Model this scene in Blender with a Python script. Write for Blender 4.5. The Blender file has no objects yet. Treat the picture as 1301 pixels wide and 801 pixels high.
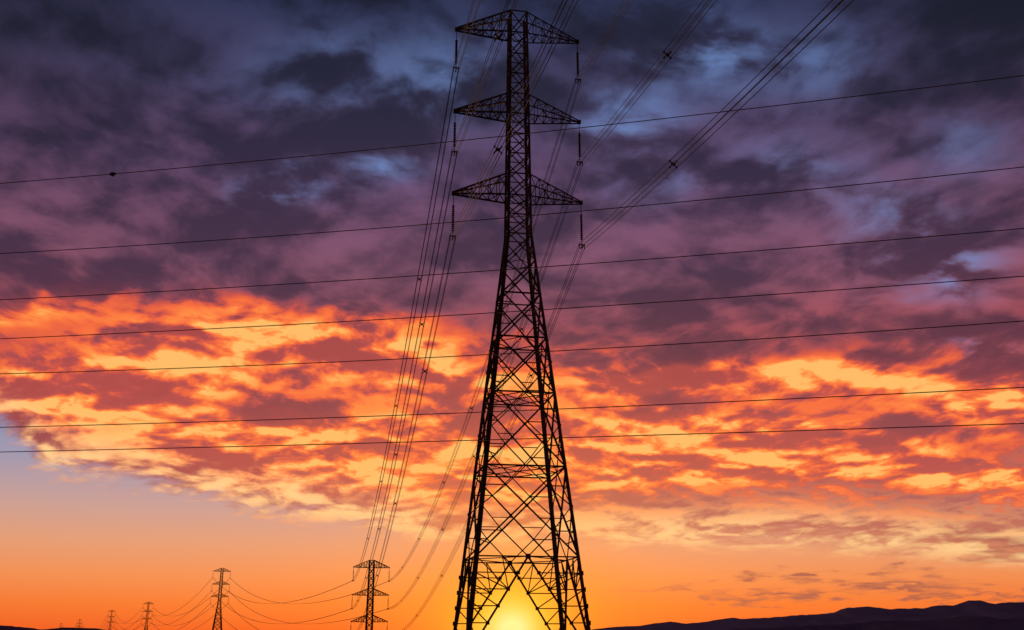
import bpy, math, random
from mathutils import Vector, Matrix, noise
random.seed(7)
sc = bpy.context.scene
sc.view_settings.view_transform = 'Standard'
sc.view_settings.look = 'None'
sc.view_settings.exposure = 0

def lin(c):
    return tuple(((v/255)/12.92 if v/255 <= 0.04045 else ((v/255+0.055)/1.055)**2.4) for v in c)

# ------------------------------------------------------------------ world
world = bpy.data.worlds.new("World"); sc.world = world; world.use_nodes = True
try:
    world.cycles.sampling_method = 'MANUAL'; world.cycles.sample_map_resolution = 256
except Exception as ex: print(ex)
nt = world.node_tree
for n in list(nt.nodes): nt.nodes.remove(n)
L = nt.links

class S:
    def __init__(s, sock): s.s = sock
    def __add__(a, b): return M('ADD', a, b)
    __radd__ = __add__
    def __sub__(a, b): return M('SUBTRACT', a, b)
    def __rsub__(a, b): return M('SUBTRACT', b, a)
    def __mul__(a, b): return M('MULTIPLY', a, b)
    __rmul__ = __mul__
    def __truediv__(a, b): return M('DIVIDE', a, b)

def setin(inp, v):
    if isinstance(v, S): L.new(v.s, inp)
    else: inp.default_value = v

def M(op, a, b=None, c=None, clamp=False):
    n = nt.nodes.new('ShaderNodeMath'); n.operation = op; n.use_clamp = clamp
    setin(n.inputs[0], a)
    if b is not None: setin(n.inputs[1], b)
    if c is not None: setin(n.inputs[2], c)
    return S(n.outputs[0])

def sstep(lo, hi, v):
    n = nt.nodes.new('ShaderNodeMapRange'); n.interpolation_type = 'SMOOTHSTEP'
    setin(n.inputs['Value'], v); setin(n.inputs['From Min'], lo); setin(n.inputs['From Max'], hi)
    return S(n.outputs[0])

def vec(x, y, z=0.0):
    n = nt.nodes.new('ShaderNodeCombineXYZ')
    setin(n.inputs[0], x); setin(n.inputs[1], y); setin(n.inputs[2], z)
    return S(n.outputs[0])

def fbm(v, scale, detail=6, rough=0.55, dist=0.0, lac=2.0):
    n = nt.nodes.new('ShaderNodeTexNoise'); n.noise_dimensions = '3D'
    setin(n.inputs['Vector'], v)
    n.inputs['Scale'].default_value = scale; n.inputs['Detail'].default_value = detail
    n.inputs['Roughness'].default_value = rough; n.inputs['Distortion'].default_value = dist
    n.inputs['Lacunarity'].default_value = lac
    return S(n.outputs[0])

def ramp(v, stops, srgb=True, interp='LINEAR'):
    n = nt.nodes.new('ShaderNodeValToRGB'); n.color_ramp.interpolation = interp
    e = n.color_ramp.elements
    while len(e) < len(stops): e.new(0.5)
    for i, (p, c) in enumerate(stops):
        e[i].position = p
    for i, (p, c) in enumerate(stops):
        if isinstance(c, (int, float)): e[i].color = (c, c, c, 1)
        else: e[i].color = (*lin(c), 1)
    setin(n.inputs[0], v)
    return S(n.outputs[0])

def mix(f, a, b, mode='MIX'):
    n = nt.nodes.new('ShaderNodeMixRGB'); n.blend_type = mode
    setin(n.inputs[0], f)
    for i, v in ((1, a), (2, b)):
        if isinstance(v, S): L.new(v.s, n.inputs[i])
        else: n.inputs[i].default_value = (*lin(v), 1)
    return S(n.outputs[0])

tc = nt.nodes.new('ShaderNodeTexCoord')
sep = nt.nodes.new('ShaderNodeSeparateXYZ'); L.new(tc.outputs['Generated'], sep.inputs[0])
X, Y, Z = S(sep.outputs[0]), S(sep.outputs[1]), S(sep.outputs[2])
H = M('MAXIMUM', M('SQRT', X*X + Y*Y), 0.001)
E = Z / H                                   # tangent of elevation
A = M('ARCTAN2', X, Y)                      # azimuth, 0 = sunset
Yc = M('MAXIMUM', Y, 0.05)
TX = X / Yc; TZ = Z / Yc

# cloud deck coordinates (flat deck seen in perspective)
zc = M('MAXIMUM', Z, 0.0) + 0.19
px = X / zc; py = Y / zc
w1 = fbm(vec(px, py, 3.1), 1.8, 2, 0.5) - 0.5
w2 = fbm(vec(px, py, 9.7), 1.8, 2, 0.5) - 0.5
w3 = fbm(vec(px, py, 17.7), 9.0, 3, 0.5) - 0.5
qx = px + w1*0.22 + w3*0.05
qy = py + w2*0.22 - w3*0.05
N1 = fbm(vec(qx, qy*0.8, 0.0), 4.3, 7, 0.52)
N1b = fbm(vec(qx, (qy+0.045)*0.8, 0.0), 4.3, 5, 0.52)
N2 = fbm(vec(qx, qy, 5.0), 1.6, 2, 0.5)
N3 = fbm(vec(qx, qy, 12.0), 14.0, 5, 0.55)
emb = (N1 - N1b)                              # relief lit from the sunset side

# elevation palettes
Ep = M('MULTIPLY', E, 1.25, clamp=True)
def P(e): return e*1.25
dark = ramp(Ep, [(0, (225,120,70)), (P(.07), (208,122,92)), (P(.11), (176,96,92)), (P(.16), (146,68,76)),
                 (P(.22), (114,50,68)), (P(.28), (88,42,64)), (P(.36), (66,40,68)), (P(.46), (48,35,64)), (P(.56), (31,29,55)), (P(.68), (19,21,43)), (1, (14,16,34))])
light = ramp(Ep, [(0, (255,180,100)), (P(.07), (255,196,130)), (P(.11), (250,162,116)), (P(.16), (236,122,96)),
                  (P(.22), (200,90,88)), (P(.28), (162,78,92)), (P(.36), (132,78,104)), (P(.46), (106,73,110)), (P(.56), (74,64,102)), (P(.68), (46,50,86)), (1, (50,60,100))])
s = sstep(0.30, 0.74, N1 + emb*1.1 + (N2-0.5)*0.5 + (N3-0.5)*0.12)
cloud = mix(s, dark, light)

TXw = TX + w1*0.10 + w3*0.10; TZw = TZ + w2*0.06 + w3*0.05
def blob(tx, tz, rx, rz, amp=1.0):
    a = (TXw - tx) * (1.0/rx); b = (TZw - tz) * (1.0/rz)
    return M('EXPONENT', (a*a + b*b) * -1.0) * amp
def blobs(lst):
    r = None
    for b in lst:
        v = blob(*b); r = v if r is None else r + v
    return r
# thin gaps where blue shows
bs = blobs([(.208,.641,.06,.045,1.1),(.133,.56,.045,.035,.9),(-.243,.468,.035,.022,1.2),(-.14,.496,.03,.022,1),
         (.456,.38,.05,.035,1.1),(.403,.435,.05,.03,.6),(.485,.292,.05,.02,.7),(-.081,.61,.06,.05,.5),(.33,.62,.07,.04,.5),
         (-.207,.61,.08,.05,.35),(.305,.49,.07,.035,.4),(.50,.52,.05,.04,.4),(.15,.48,.04,.03,.5)])
bmask = M('MULTIPLY', M('MINIMUM', bs, 1.0), sstep(0.40, 0.66, N1 + emb*0.8 + (N3-0.5)*0.3), clamp=True)
cloud = mix(bmask*0.88, cloud, (110,144,204))

# glowing undersides
fs = blobs([(-.507,.327,.06,.02,.9),(-.306,.302,.14,.026,1),(-.165,.284,.12,.028,1),(-.383,.25,.13,.033,1),(-.46,.235,.1,.03,.9),
         (-.074,.25,.10,.03,.9),(.138,.252,.10,.022,1),(.243,.243,.08,.018,.9),(.365,.243,.11,.024,1),(.5,.23,.07,.02,.9),
         (-.238,.185,.24,.03,.8),(.26,.172,.17,.022,1.1),(-.10,.145,.24,.03,.8),(.07,.19,.15,.03,.8),(.42,.150,.18,.014,.9)])
fenv = ramp(Ep, [(0, 0.2), (P(.08), 0.5), (P(.13), .5), (P(.2), .42), (P(.27), .24), (P(.34), .05), (P(.40), 0.0), (1, 0)])
tex = sstep(0.37, 0.68, N1 + emb*1.5 + (N3-0.5)*0.28)
fmask = M('MINIMUM', fs + fenv, 1.2) * (tex*0.78 + 0.22)
fm = M('MULTIPLY', fmask, 0.9, clamp=True)
fire = ramp(fm, [(0, (140,56,70)), (.3, (206,78,64)), (.55, (246,106,56)), (.8, (255,142,64)), (1, (255,186,100))])
cloud = mix(sstep(0.02, 0.40, fm), cloud, fire)

# clear sky under the deck
clear = ramp(Ep, [(0, (238,92,34)), (P(.025), (242,118,52)), (P(.05), (238,140,84)), (P(.08), (224,154,118)), (P(.11), (200,156,146)), (P(.15), (160,150,172)), (P(.2), (124,146,190)), (P(.4), (80,110,170)), (1, (40,60,120))])
An = M('ADD', A*0.8, 0.5, clamp=True)
edge = ramp(An, [(.0,.18),(.116,.172),(.151,.143),(.257,.120),(.376,.100),(.444,.084),(.6,.080),(.71,.078),(.87,.058),(1,.05)])
cm = sstep(-0.010, 0.016, E - edge + (N1-0.5)*0.05 + (N3-0.5)*0.04)
# thin bright veil along the deck's lower edge
ee = (E - edge - 0.012) * 42.0
rim = M('EXPONENT', ee*ee * -1.0)
cloud = mix(rim*sstep(0.34,0.6,N1+emb+(N3-0.5)*0.3)*0.9, cloud, (255,210,144))
sky = mix(cm, clear, cloud)
# low streak clouds
streakN = fbm(vec(A*9.0, E*120.0, 2.0), 1.0, 5, 0.6)
st = blob(.28,.042,.13,.006,1.2) + blob(.50,.083,.12,.012,.8) + blob(.48,.038,.14,.003,.6)
sm = M('MULTIPLY', st, sstep(0.34,0.58,streakN)*1.1, clamp=True)
sky = mix(sm, sky, (160,88,78))
# sun glow
g2 = A*A + E*E
sky = mix(M('EXPONENT', (A*A*0.35 + E*E) * -30.0)*0.18, sky, (255,140,56))
sky = mix(M('EXPONENT', g2 * -100.0)*0.8, sky, (255,150,42))
sky = mix(M('MINIMUM', M('EXPONENT', g2 * -560.0)*1.25, 1.0), sky, (255,200,50))
sky = mix(M('MINIMUM', M('EXPONENT', g2 * -3000.0)*1.3, 1.0), sky, (255,240,150))
fall = sstep(2.6, 0.35, M('ABSOLUTE', A))
fall2 = 1.0 - sstep(0.20, 0.60, M('ABSOLUTE', A)) * sstep(0.30, 0.6, E) * 0.45
mul = nt.nodes.new('ShaderNodeVectorMath'); mul.operation = 'SCALE'
L.new(sky.s, mul.inputs[0]); setin(mul.inputs['Scale'], (fall*0.75+0.25)*fall2)

skyt = nt.nodes.new('ShaderNodeTexSky'); skyt.sky_type = 'NISHITA'; skyt.sun_disc = False
skyt.sun_elevation = math.radians(1.0); skyt.sun_rotation = 0.0
bg1 = nt.nodes.new('ShaderNodeBackground'); L.new(mul.outputs[0], bg1.inputs[0]); bg1.inputs[1].default_value = 1.0
bg2 = nt.nodes.new('ShaderNodeBackground'); L.new(skyt.outputs[0], bg2.inputs[0]); bg2.inputs[1].default_value = 0.01
add = nt.nodes.new('ShaderNodeAddShader'); L.new(bg1.outputs[0], add.inputs[0]); L.new(bg2.outputs[0], add.inputs[1])
out = nt.nodes.new('ShaderNodeOutputWorld'); L.new(add.outputs[0], out.inputs[0])

# ------------------------------------------------------------------ sun
sd = bpy.data.lights.new("sun", 'SUN'); sd.energy = 2.0; sd.angle = math.radians(0.5); sd.color = (1.0, 0.5, 0.22)
so = bpy.data.objects.new("sun", sd); sc.collection.objects.link(so)
so.rotation_euler = Vector((0, math.cos(math.radians(1)), math.sin(math.radians(1)))).to_track_quat('Z', 'Y').to_euler()

# ------------------------------------------------------------------ materials
def mat(name, c1, c2, rough=0.7, metal=0.0, scale=4.0, bump=0.0, spec=0.5):
    m = bpy.data.materials.new(name); m.use_nodes = True
    t = m.node_tree; b = t.nodes['Principled BSDF']
    co = t.nodes.new('ShaderNodeTexCoord')
    n = t.nodes.new('ShaderNodeTexNoise'); n.inputs['Scale'].default_value = scale; n.inputs['Detail'].default_value = 4
    t.links.new(co.outputs['Object'], n.inputs['Vector'])
    r = t.nodes.new('ShaderNodeValToRGB'); r.color_ramp.elements[0].position = .35; r.color_ramp.elements[1].position = .65
    r.color_ramp.elements[0].color = (*c1, 1); r.color_ramp.elements[1].color = (*c2, 1)
    t.links.new(n.outputs[0], r.inputs[0]); t.links.new(r.outputs[0], b.inputs['Base Color'])
    b.inputs['Roughness'].default_value = rough; b.inputs['Metallic'].default_value = metal
    b.inputs['Specular IOR Level'].default_value = spec
    if bump:
        bp = t.nodes.new('ShaderNodeBump'); bp.inputs['Strength'].default_value = bump
        t.links.new(n.outputs[0], bp.inputs['Height']); t.links.new(bp.outputs[0], b.inputs['Normal'])
    return m
m_steel = mat("weathered_steel", (.08,.055,.05), (.14,.10,.09), .8, .0, 1.5, spec=.3)
m_wire = mat("conductor_aluminium", (.05,.045,.05), (.07,.06,.065), .8, .0, 1.0, spec=.2)
m_ins = mat("glazed_insulator", (.05,.035,.035), (.07,.05,.05), .75, 0, 3, spec=.1)
m_conc = mat("concrete", (.22,.21,.2), (.32,.31,.29), .9, 0, 3, .2)
m_ground = mat("dry_grass_ground", (.06,.055,.03), (.12,.10,.055), 1.0, 0, .35, .6, spec=.1)
m_hill = mat("hazed_hill_scrub", (.25,.19,.29), (.33,.25,.35), 1.0, 0, .002, spec=0)  # scrub tone with bluish-purple aerial haze painted into the base colour
m_hill2 = mat("distant_hill_haze_tint", (.42,.32,.46), (.52,.40,.52), 1.0, 0, .002, spec=0)  # paler bluish albedo: aerial perspective of the far range painted in as colour

# ------------------------------------------------------------------ mesh helpers
class MB:
    def __init__(s): s.v = []; s.f = []; s.mi = []
    def beam(s, p, q, w, ref=None, L=True, m=0):
        p = Vector(p); q = Vector(q); d = q - p
        if d.length < 1e-4: return
        d.normalize()
        r = Vector(ref) if ref is not None else Vector((0, 0, 1))
        if abs(r.normalized().dot(d)) > .95: r = Vector((1, 0, 0)) if abs(d.x) < .9 else Vector((0, 1, 0))
        a = d.cross(r).normalized(); b = a.cross(d).normalized()
        h = w/2; t = w*0.22
        if L: prof = [(-h,-h),(h,-h),(h,-h+t),(-h+t,-h+t),(-h+t,h),(-h,h)]
        else: prof = [(-h,-h),(h,-h),(h,h),(-h,h)]
        n = len(prof); i0 = len(s.v)
        for o in (p, q):
            for (x, y) in prof: s.v.append(o + a*x + b*y)
        for i in range(n):
            j = (i+1) % n
            s.f.append((i0+i, i0+j, i0+n+j, i0+n+i)); s.mi.append(m)
        s.f.append(tuple(i0+i for i in reversed(range(n)))); s.mi.append(m)
        s.f.append(tuple(i0+n+i for i in range(n))); s.mi.append(m)
    def plate(s, c, nrm, size, th=.03):
        nrm = Vector(nrm).normalized(); s.beam(Vector(c)-nrm*th, Vector(c)+nrm*th, size, ref=(0,0,1), L=False)
    def lathe(s, base, prof, n=10, m=0):
        i0 = len(s.v); base = Vector(base)
        for (r, z) in prof:
            for k in range(n):
                a = 2*math.pi*k/n; s.v.append(base + Vector((r*math.cos(a), r*math.sin(a), z)))
        for j in range(len(prof)-1):
            for k in range(n):
                k2 = (k+1) % n
                s.f.append((i0+j*n+k, i0+j*n+k2, i0+(j+1)*n+k2, i0+(j+1)*n+k)); s.mi.append(m)
    def mesh(s, name, mats):
        me = bpy.data.meshes.new(name); me.from_pydata([tuple(v) for v in s.v], [], s.f)
        for m in mats: me.materials.append(m)
        me.polygons.foreach_set('material_index', s.mi); me.update(); return me
def add_obj(name, data, parent=None, loc=None):
    o = bpy.data.objects.new(name, data); sc.collection.objects.link(o)
    if parent: o.parent = parent
    if loc: o.location = loc
    return o

ARM = 5.5
ARMZ = [36.7, 44.45, 52.6]
INS = 4.0
def side(z):
    if z >= 33.2: return 1.98 - (z-33.2)*(.48/21.6)
    return 1.98 + (33.2-z)*.212
CN = [(-1,-1),(1,-1),(1,1),(-1,1)]
def corner(k, z):
    h = side(z)/2; return Vector((CN[k][0]*h, CN[k][1]*h, z))

def tower_mesh(ws=1.0):
    b = MB()
    low = [0, 6.9, 13.6, 19.4, 24.0, 27.8, 30.8, 33.2]
    up = [33.2, 34.95, 36.7, 38.7, 40.6, 42.5, 44.45, 46.4, 48.4, 50.4, 52.6, 54.8]
    lv = low[:-1] + up
    for i in range(len(lv)-1):
        z0, z1 = lv[i], lv[i+1]
        for k in range(4):
            w = .27 if z0 < 20 else (.23 if z0 < 33 else .17)
            A0, C0 = corner(k, z0), corner(k, z1)
            b.beam(A0, C0, w*ws, ref=(CN[k][0], CN[k][1], 0))
            k2 = (k+1) % 4
            B0, D0 = corner(k2, z0), corner(k2, z1)
            nrm = ((A0+B0)/2); nrm.z = 0
            wd = (.13 if z0 < 28 else .10)*ws; wr = .08*ws
            if z0 == 0:
                mid = (C0+D0)/2
                b.beam(C0, D0, .10*ws, ref=nrm)
                b.plate(mid, nrm, .38)
                for F, T in ((A0, C0), (B0, D0)):
                    b.beam(F, mid, .15*ws, ref=nrm)
                    nn = 6
                    for j in range(1, nn):
                        t = j/nn
                        pl = F.lerp(T, t); pd = F.lerp(mid, t)
                        b.beam(pl, pd, wr, ref=nrm)
                        pl2 = F.lerp(T, (j+1)/nn)
                        b.beam(pl2, pd, wr, ref=nrm) if j < nn-1 else None
                        if j in (2, 3, 4, 5): b.plate(pd, nrm, .26); b.plate(pl, nrm, .32)
                    pd = F.lerp(mid, .8); hz = T.lerp(mid, .5)
                    b.beam(pd, hz, wr, ref=nrm); b.beam(F.lerp(mid,4/6), hz, wr, ref=nrm); b.beam(F.lerp(mid,4/6), T, wr, ref=nrm)
                continue
            s0, s1 = (B0-A0).length, (D0-C0).length
            Pt = A0.lerp(D0, s0/(s0+s1))
            b.beam(A0, D0, wd, ref=nrm); b.beam(B0+nrm*.002, C0+nrm*.002, wd, ref=nrm)
            if z0 < 33: b.plate(Pt, nrm, .26)
            if z0 >= 33.1 or i % 2 == 0 or z0 < 20: b.beam(C0, D0, wd*.9, ref=nrm)
            if z0 < 27.5:
                for a, c in ((A0, C0), (B0, D0)):
                    m1 = a.lerp(Pt, .5); m2 = c.lerp(Pt, .5); lm = a.lerp(c, s0/(s0+s1))
                    b.beam(m1, lm, wr, ref=nrm); b.beam(m2, lm, wr, ref=nrm)
                    b.beam(m1, a.lerp(lm, .5), wr, ref=nrm); b.beam(m2, c.lerp(lm, .5), wr, ref=nrm)
                    if z0 < 20:
                        b.beam(a.lerp(Pt,.25), a.lerp(c,.18), wr, ref=nrm)
                        b.beam(a.lerp(Pt,.75), m1.lerp(lm,.5), wr*.8, ref=nrm)
                        b.plate(m1, nrm, .18); b.plate(m2, nrm, .18); b.plate(lm, nrm, .22)
                if z0 < 20:
                    hm = (C0+D0)/2; hb = (A0+B0)/2
                    for c in (C0, D0): b.beam(c.lerp(Pt, .5), hm, wr, ref=nrm)
                    for c in (A0, B0): b.beam(c.lerp(Pt, .5), hb, wr, ref=nrm)
    for z in (6.9, 13.6, 19.4, 24.0, 30.8, 36.7, 44.45, 52.6):
        ms = [(corner(k, z)+corner((k+1)%4, z))/2 for k in range(4)]
        for k in range(4): b.beam(ms[k], ms[(k+1)%4], .07*ws)
        if 10 < z < 20:
            b.beam(corner(0,z), corner(2,z), .07*ws)
            b.beam(corner(1,z)+Vector((0,0,.01)), corner(3,z)+Vector((0,0,.01)), .07*ws)
    for ai, z in enumerate(ARMZ):
        zt = {0: 38.7, 1: 46.4, 2: 54.8}[ai]
        for sx in (-1, 1):
            hb, ht = side(z)/2, side(zt)/2
            tip = Vector((sx*ARM, 0, z+.12))
            roots = [Vector((sx*hb, -hb, z)), Vector((sx*hb, hb, z)), Vector((sx*ht, ht, zt)), Vector((sx*ht, -ht, zt))]
            tips = [tip+Vector((0,-.12,-.06)), tip+Vector((0,.12,-.06)), tip+Vector((0,.1,.1)), tip+Vector((0,-.1,.1))]
            for r, t in zip(roots, tips): b.beam(r, t, .12*ws)
            nseg = 6
            for q in range(4):
                q2 = (q+1) % 4
                for j in range(nseg):
                    a0 = roots[q].lerp(tips[q], j/nseg); a1 = roots[q].lerp(tips[q], (j+1)/nseg)
                    c0 = roots[q2].lerp(tips[q2], j/nseg); c1 = roots[q2].lerp(tips[q2], (j+1)/nseg)
                    if j: b.beam(a0, c0, .06*ws)
                    if j < nseg-1: b.beam(a0, c1, .06*ws) if j % 2 else b.beam(c0, a1, .06*ws)
            b.plate(tip, (0,1,0), .30, .14)
            prof = [(.03*ws, -.1), (.03*ws, -1.1)]
            zz = -1.1
            while zz > -3.45:
                prof += [(.06, zz), (.13*ws**.5, zz-.05), (.12*ws**.5, zz-.085), (.06, zz-.10)]; zz -= .17
            prof += [(.03, zz), (.03, -INS)]
            b.lathe(tip, prof, 8, 1)
            y0 = tip + Vector((0,0,-INS))
            b.beam(y0+Vector((-.28,0,.12)), y0+Vector((.28,0,.12)), .09*ws, L=False)
            b.beam(y0+Vector((-.22,0,-.28)), y0+Vector((-.22,0,.12)), .06*ws, L=False)
            b.beam(y0+Vector((.22,0,-.28)), y0+Vector((.22,0,.12)), .06*ws, L=False)
            b.beam(y0+Vector((0,-.35,-.1)), y0+Vector((0,.35,-.1)), .08*ws, L=False)
    for k in range(4):
        c = corner(k, 0); b.beam(c+Vector((0,0,-1.5)), c+Vector((0,0,.25)), .9, L=False, m=2)
    return b.mesh("transmission_tower", [m_steel, m_ins, m_conc])

def ground_z(r):
    pts = [(0,0),(105,0),(200,-14),(317,-32.2),(430,-27),(695,-13.5),(950,-18),(1200,-22),(1700,-21.5),(2800,-23.5),(6000,-25),(1e6,-25)]
    for (a, za), (c, zb) in zip(pts, pts[1:]):
        if r <= c:
            t = (r-a)/(c-a); t = t*t*(3-2*t); return za+(zb-za)*t
    return -25

TW = [(0.5,77.6,0), (-43,314,None), (-189,669,None), (-397,1132,None), (-611,1586,None), (-1075,2590,None), (-1600,3700,None)]
back = (0.5+.177*300, 77.6-.984*300, 0)
pos = [Vector(back)] + [Vector((x, y, ground_z(math.hypot(x, y)))) for x, y, _ in TW]
def yaw(i):
    a = pos[max(i-1,0)]; c = pos[min(i+1,len(pos)-1)]
    if i == 1: return math.radians(10.2)
    d1 = (c-a); return math.atan2(-d1.x, d1.y)
near_me = tower_mesh(1.0); far_me = tower_mesh(1.7)
for i in [1, 0, 2, 3, 4, 5, 6, 7]:
    o = add_obj("transmission_tower", near_me if i < 2 else far_me, loc=pos[i]); o.rotation_euler[2] = yaw(i)
yaws = [yaw(i) for i in range(len(pos))]

def clamp_pt(i, ai, sx):
    R = Matrix.Rotation(yaws[i], 3, 'Z')
    return pos[i] + R @ Vector((sx*ARM, 0, ARMZ[ai]+.12-INS))

def wire(name, paths, mats, parent=None):
    cu = bpy.data.curves.new(name, 'CURVE'); cu.dimensions = '3D'; cu.bevel_depth = 1.0; cu.bevel_resolution = 1; cu.use_fill_caps = True
    for pts in paths:
        sp = cu.splines.new('POLY'); sp.points.add(len(pts)-1)
        for p, (co, r) in zip(sp.points, pts):
            p.co = (*co, 1); p.radius = r
    cu.materials.append(mats)
    return add_obj(name, cu, parent)

line = add_obj("power_line", None)
def cat(a, c, sag, n):
    return [a.lerp(c, t/n) - Vector((0,0,4*sag*(t/n)*(1-t/n))) for t in range(n+1)]
for i in range(len(pos)-1):
    for ai in range(3):
        for sx in (-1, 1):
            a, c = clamp_pt(i, ai, sx), clamp_pt(i+1, ai, sx)
            span = (c-a).length
            sag = 12.4 if i == 0 else (9.0 if i == 1 else 11.0*(span/384)**1.2)
            dirh = (c-a); dirh.z = 0; dirh.normalize(); perp = Vector((dirh.y, -dirh.x, 0))
            paths = []
            if i <= 1:
                base = cat(a, c, sag, 60)
                for ox, oz in ((-.22,-.22),(.22,-.22),(-.22,.2),(.22,.2)):
                    paths.append([(p+perp*ox+Vector((0,0,oz)), .022 + .00005*max(0,p.length-60)) for p in base])
            else:
                base = cat(a, c, sag, 40)
                for ox in (-.2, .2):
                    paths.append([(p+perp*ox, .032+.00003*p.length) for p in base])
            wire("conductor_span", paths, m_wire, line)
            if i <= 1:
                mb = MB()
                if i == 0: ds = [span-23, span-70, span-125, span-180, span-230]
                else: ds = [22+ai*5, 60+ai*3, 100, 145, 190]
                for dd in ds:
                    t = dd/span; p = a.lerp(c, t) - Vector((0,0,4*sag*t*(1-t)))
                    for s1 in (-1, 1):
                        mb.beam(p+perp*.24*s1+Vector((0,0,.22)), p-perp*.24*s1+Vector((0,0,-.24)), .05, L=False)
                    for s1 in (-1,1):
                        for s2 in (-.22,.2): mb.beam(p+perp*.22*s1+Vector((0,0,s2))-dirh*.08, p+perp*.22*s1+Vector((0,0,s2))+dirh*.08, .08, L=False)
                    mb.beam(p+perp*.12, p-perp*.12, .16, L=False)
                add_obj("bundle_spacer", mb.mesh("bundle_spacer", [m_wire]), line)

# ------------------------------------------------------------------ crossing distribution line
cab = [(-30.5,25.43,25.4,25.1,26.0),(-29.7,20.9,20.63,24.4,21.13),(-29.2,18.04,17.74,24.0,18.0),(-28.8,15.7,15.45,23.6,15.65),
       (-28.4,13.65,13.26,23.3,13.5),(-27.9,10.62,10.33,22.9,10.42),(-27.7,9.26,8.93,22.7,8.79)]
XL, XR = -78.0, 70.0
endz = []
for (xl, zl, z0, xr, zr) in cab:
    c2 = ((zr-z0)/xr - (zl-z0)/xl)/(xr-xl); c1 = (zr-z0)/xr - c2*xr
    pts = []
    for j in range(61):
        x = XL + (XR-XL)*j/60
        pts.append((Vector((x, 48-.2*x, 1.7 + z0 + c1*x + c2*x*x)), .023))
    endz.append((pts[0][0], pts[-1][0]))
    o = wire("overhead_cable", [pts], m_wire)
mb = MB()
xl, zl, z0, xr, zr = cab[0]
c2 = ((zr-z0)/xr - (zl-z0)/xl)/(xr-xl); c1 = (zr-z0)/xr - c2*xr
x = -23.2; p = Vector((x, 48-.2*x, 1.7+z0+c1*x+c2*x*x))
mb.beam(p+Vector((-.16,.03,0)), p+Vector((.16,-.03,0)), .13, L=False); mb.beam(p+Vector((0,0,-.14)), p+Vector((0,0,.10)), .10, L=False)
add_obj("cable_splice", mb.mesh("cable_splice", [m_wire]))
for e in (0, 1):
    mb = MB(); P0 = endz[0][e]; top = max(q[e].z for q in endz)
    bx = P0.x + (-1.2 if e == 0 else 1.2); by = P0.y
    mb.lathe((bx, by, -1), [(.55,0),(.5,6),(.38,18),(.25,top+2.2),(0,top+2.3)], 14)
    for q in endz:
        p = q[e]; mb.beam((bx, by, p.z+.35), (p.x, p.y, p.z+.5), .14, L=False)
        mb.lathe((p.x, p.y, p.z), [(.03,.5),(.1,.42),(.04,.38),(.1,.3),(.04,.26),(.1,.18),(.04,.12),(.03,0)], 8)
    add_obj("utility_pole", mb.mesh("utility_pole", [m_steel]))

# ------------------------------------------------------------------ ground
rings = [0,10,20,35,50,65,80,95,110,130,150,175,200,230,260,290,320,360,400,450,500,560,630,700,800,900,1050,1200,1400,1700,2100,2800,4000,6000,10000,18000,35000,60000]
NS = 96; gv = [(0,0,0)]; gf = []
for r in rings[1:]:
    for k in range(NS):
        a = 2*math.pi*k/NS; x, y = r*math.cos(a), r*math.sin(a)
        amp = min(.25, max(0, (r-15)*.005)); 
        gv.append((x, y, ground_z(r) + amp*noise.noise(Vector((x*.05, y*.05, 0)))))
for k in range(NS): gf.append((0, 1+k, 1+(k+1)%NS))
for j in range(len(rings)-2):
    for k in range(NS):
        k2 = (k+1)%NS; gf.append((1+j*NS+k, 1+(j+1)*NS+k, 1+(j+1)*NS+k2, 1+j*NS+k2))
me = bpy.data.meshes.new("ground"); me.from_pydata(gv, [], gf); me.materials.append(m_ground)
for p in me.polygons: p.use_smooth = True
add_obj("ground", me)

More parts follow.
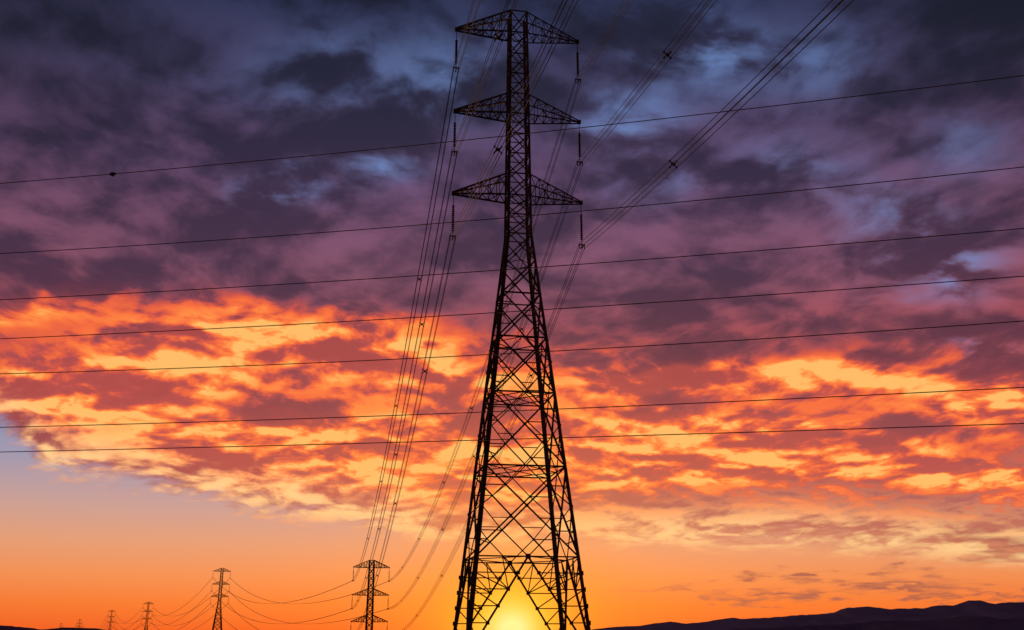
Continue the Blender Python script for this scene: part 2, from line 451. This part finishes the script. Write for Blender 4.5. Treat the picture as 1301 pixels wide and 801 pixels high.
# ------------------------------------------------------------------ hills
def hills(prof, y0, depth, m, seed=4):
    v = []; f = []; x0, x1 = prof[0][0], prof[-1][0]; n = 520; rows = 17
    for j in range(rows):
        s_ = j/(rows-1)
        for i in range(n+1):
            t = x0+(x1-x0)*i/n
            for (a, za), (c, zb) in zip(prof, prof[1:]):
                if t <= c+1e-9:
                    h = za+(zb-za)*(t-a)/(c-a); break
            y = y0 + depth*(s_-.5)
            x = t*y0
            env = max(0, 1-abs(s_-.5)*2)**.8
            nz = noise.fractal(Vector((x*.0018, y*.0018, seed)), .8, 2.1, 7)
            if j == rows//2: z = h*y0 + nz*26*min(1, abs(h)/.010)
            else: z = (h*y0*.88)*env + nz*70*env - 40*(1-env) - 14
            v.append((x, y, z))
    for j in range(rows-1):
        for i in range(n):
            a = j*(n+1)+i; f.append((a, a+1, a+n+2, a+n+1))
    me = bpy.data.meshes.new("hills"); me.from_pydata(v, [], f); me.materials.append(m)
    for p in me.polygons: p.use_smooth = True
    return add_obj("hills", me)
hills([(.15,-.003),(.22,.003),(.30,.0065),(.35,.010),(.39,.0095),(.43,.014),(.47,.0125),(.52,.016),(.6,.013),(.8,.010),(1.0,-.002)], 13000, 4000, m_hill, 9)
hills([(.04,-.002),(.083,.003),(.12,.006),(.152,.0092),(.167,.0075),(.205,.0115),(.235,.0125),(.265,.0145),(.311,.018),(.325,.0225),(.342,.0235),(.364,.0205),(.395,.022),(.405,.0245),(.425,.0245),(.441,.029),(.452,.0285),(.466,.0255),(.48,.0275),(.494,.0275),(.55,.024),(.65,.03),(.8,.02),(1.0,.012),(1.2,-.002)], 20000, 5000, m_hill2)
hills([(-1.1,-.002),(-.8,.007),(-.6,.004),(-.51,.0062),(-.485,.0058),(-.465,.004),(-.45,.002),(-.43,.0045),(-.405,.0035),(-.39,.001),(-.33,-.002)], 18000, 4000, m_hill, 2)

# ------------------------------------------------------------------ camera
cd = bpy.data.cameras.new("camera"); cd.lens = 35; cd.sensor_width = 36; cd.clip_end = 200000; cd.clip_start = .1
co = bpy.data.objects.new("camera", cd); sc.collection.objects.link(co)
co.location = (0, 0, 1.7); co.rotation_euler = (math.radians(90+17.65), 0, 0)
sc.camera = co
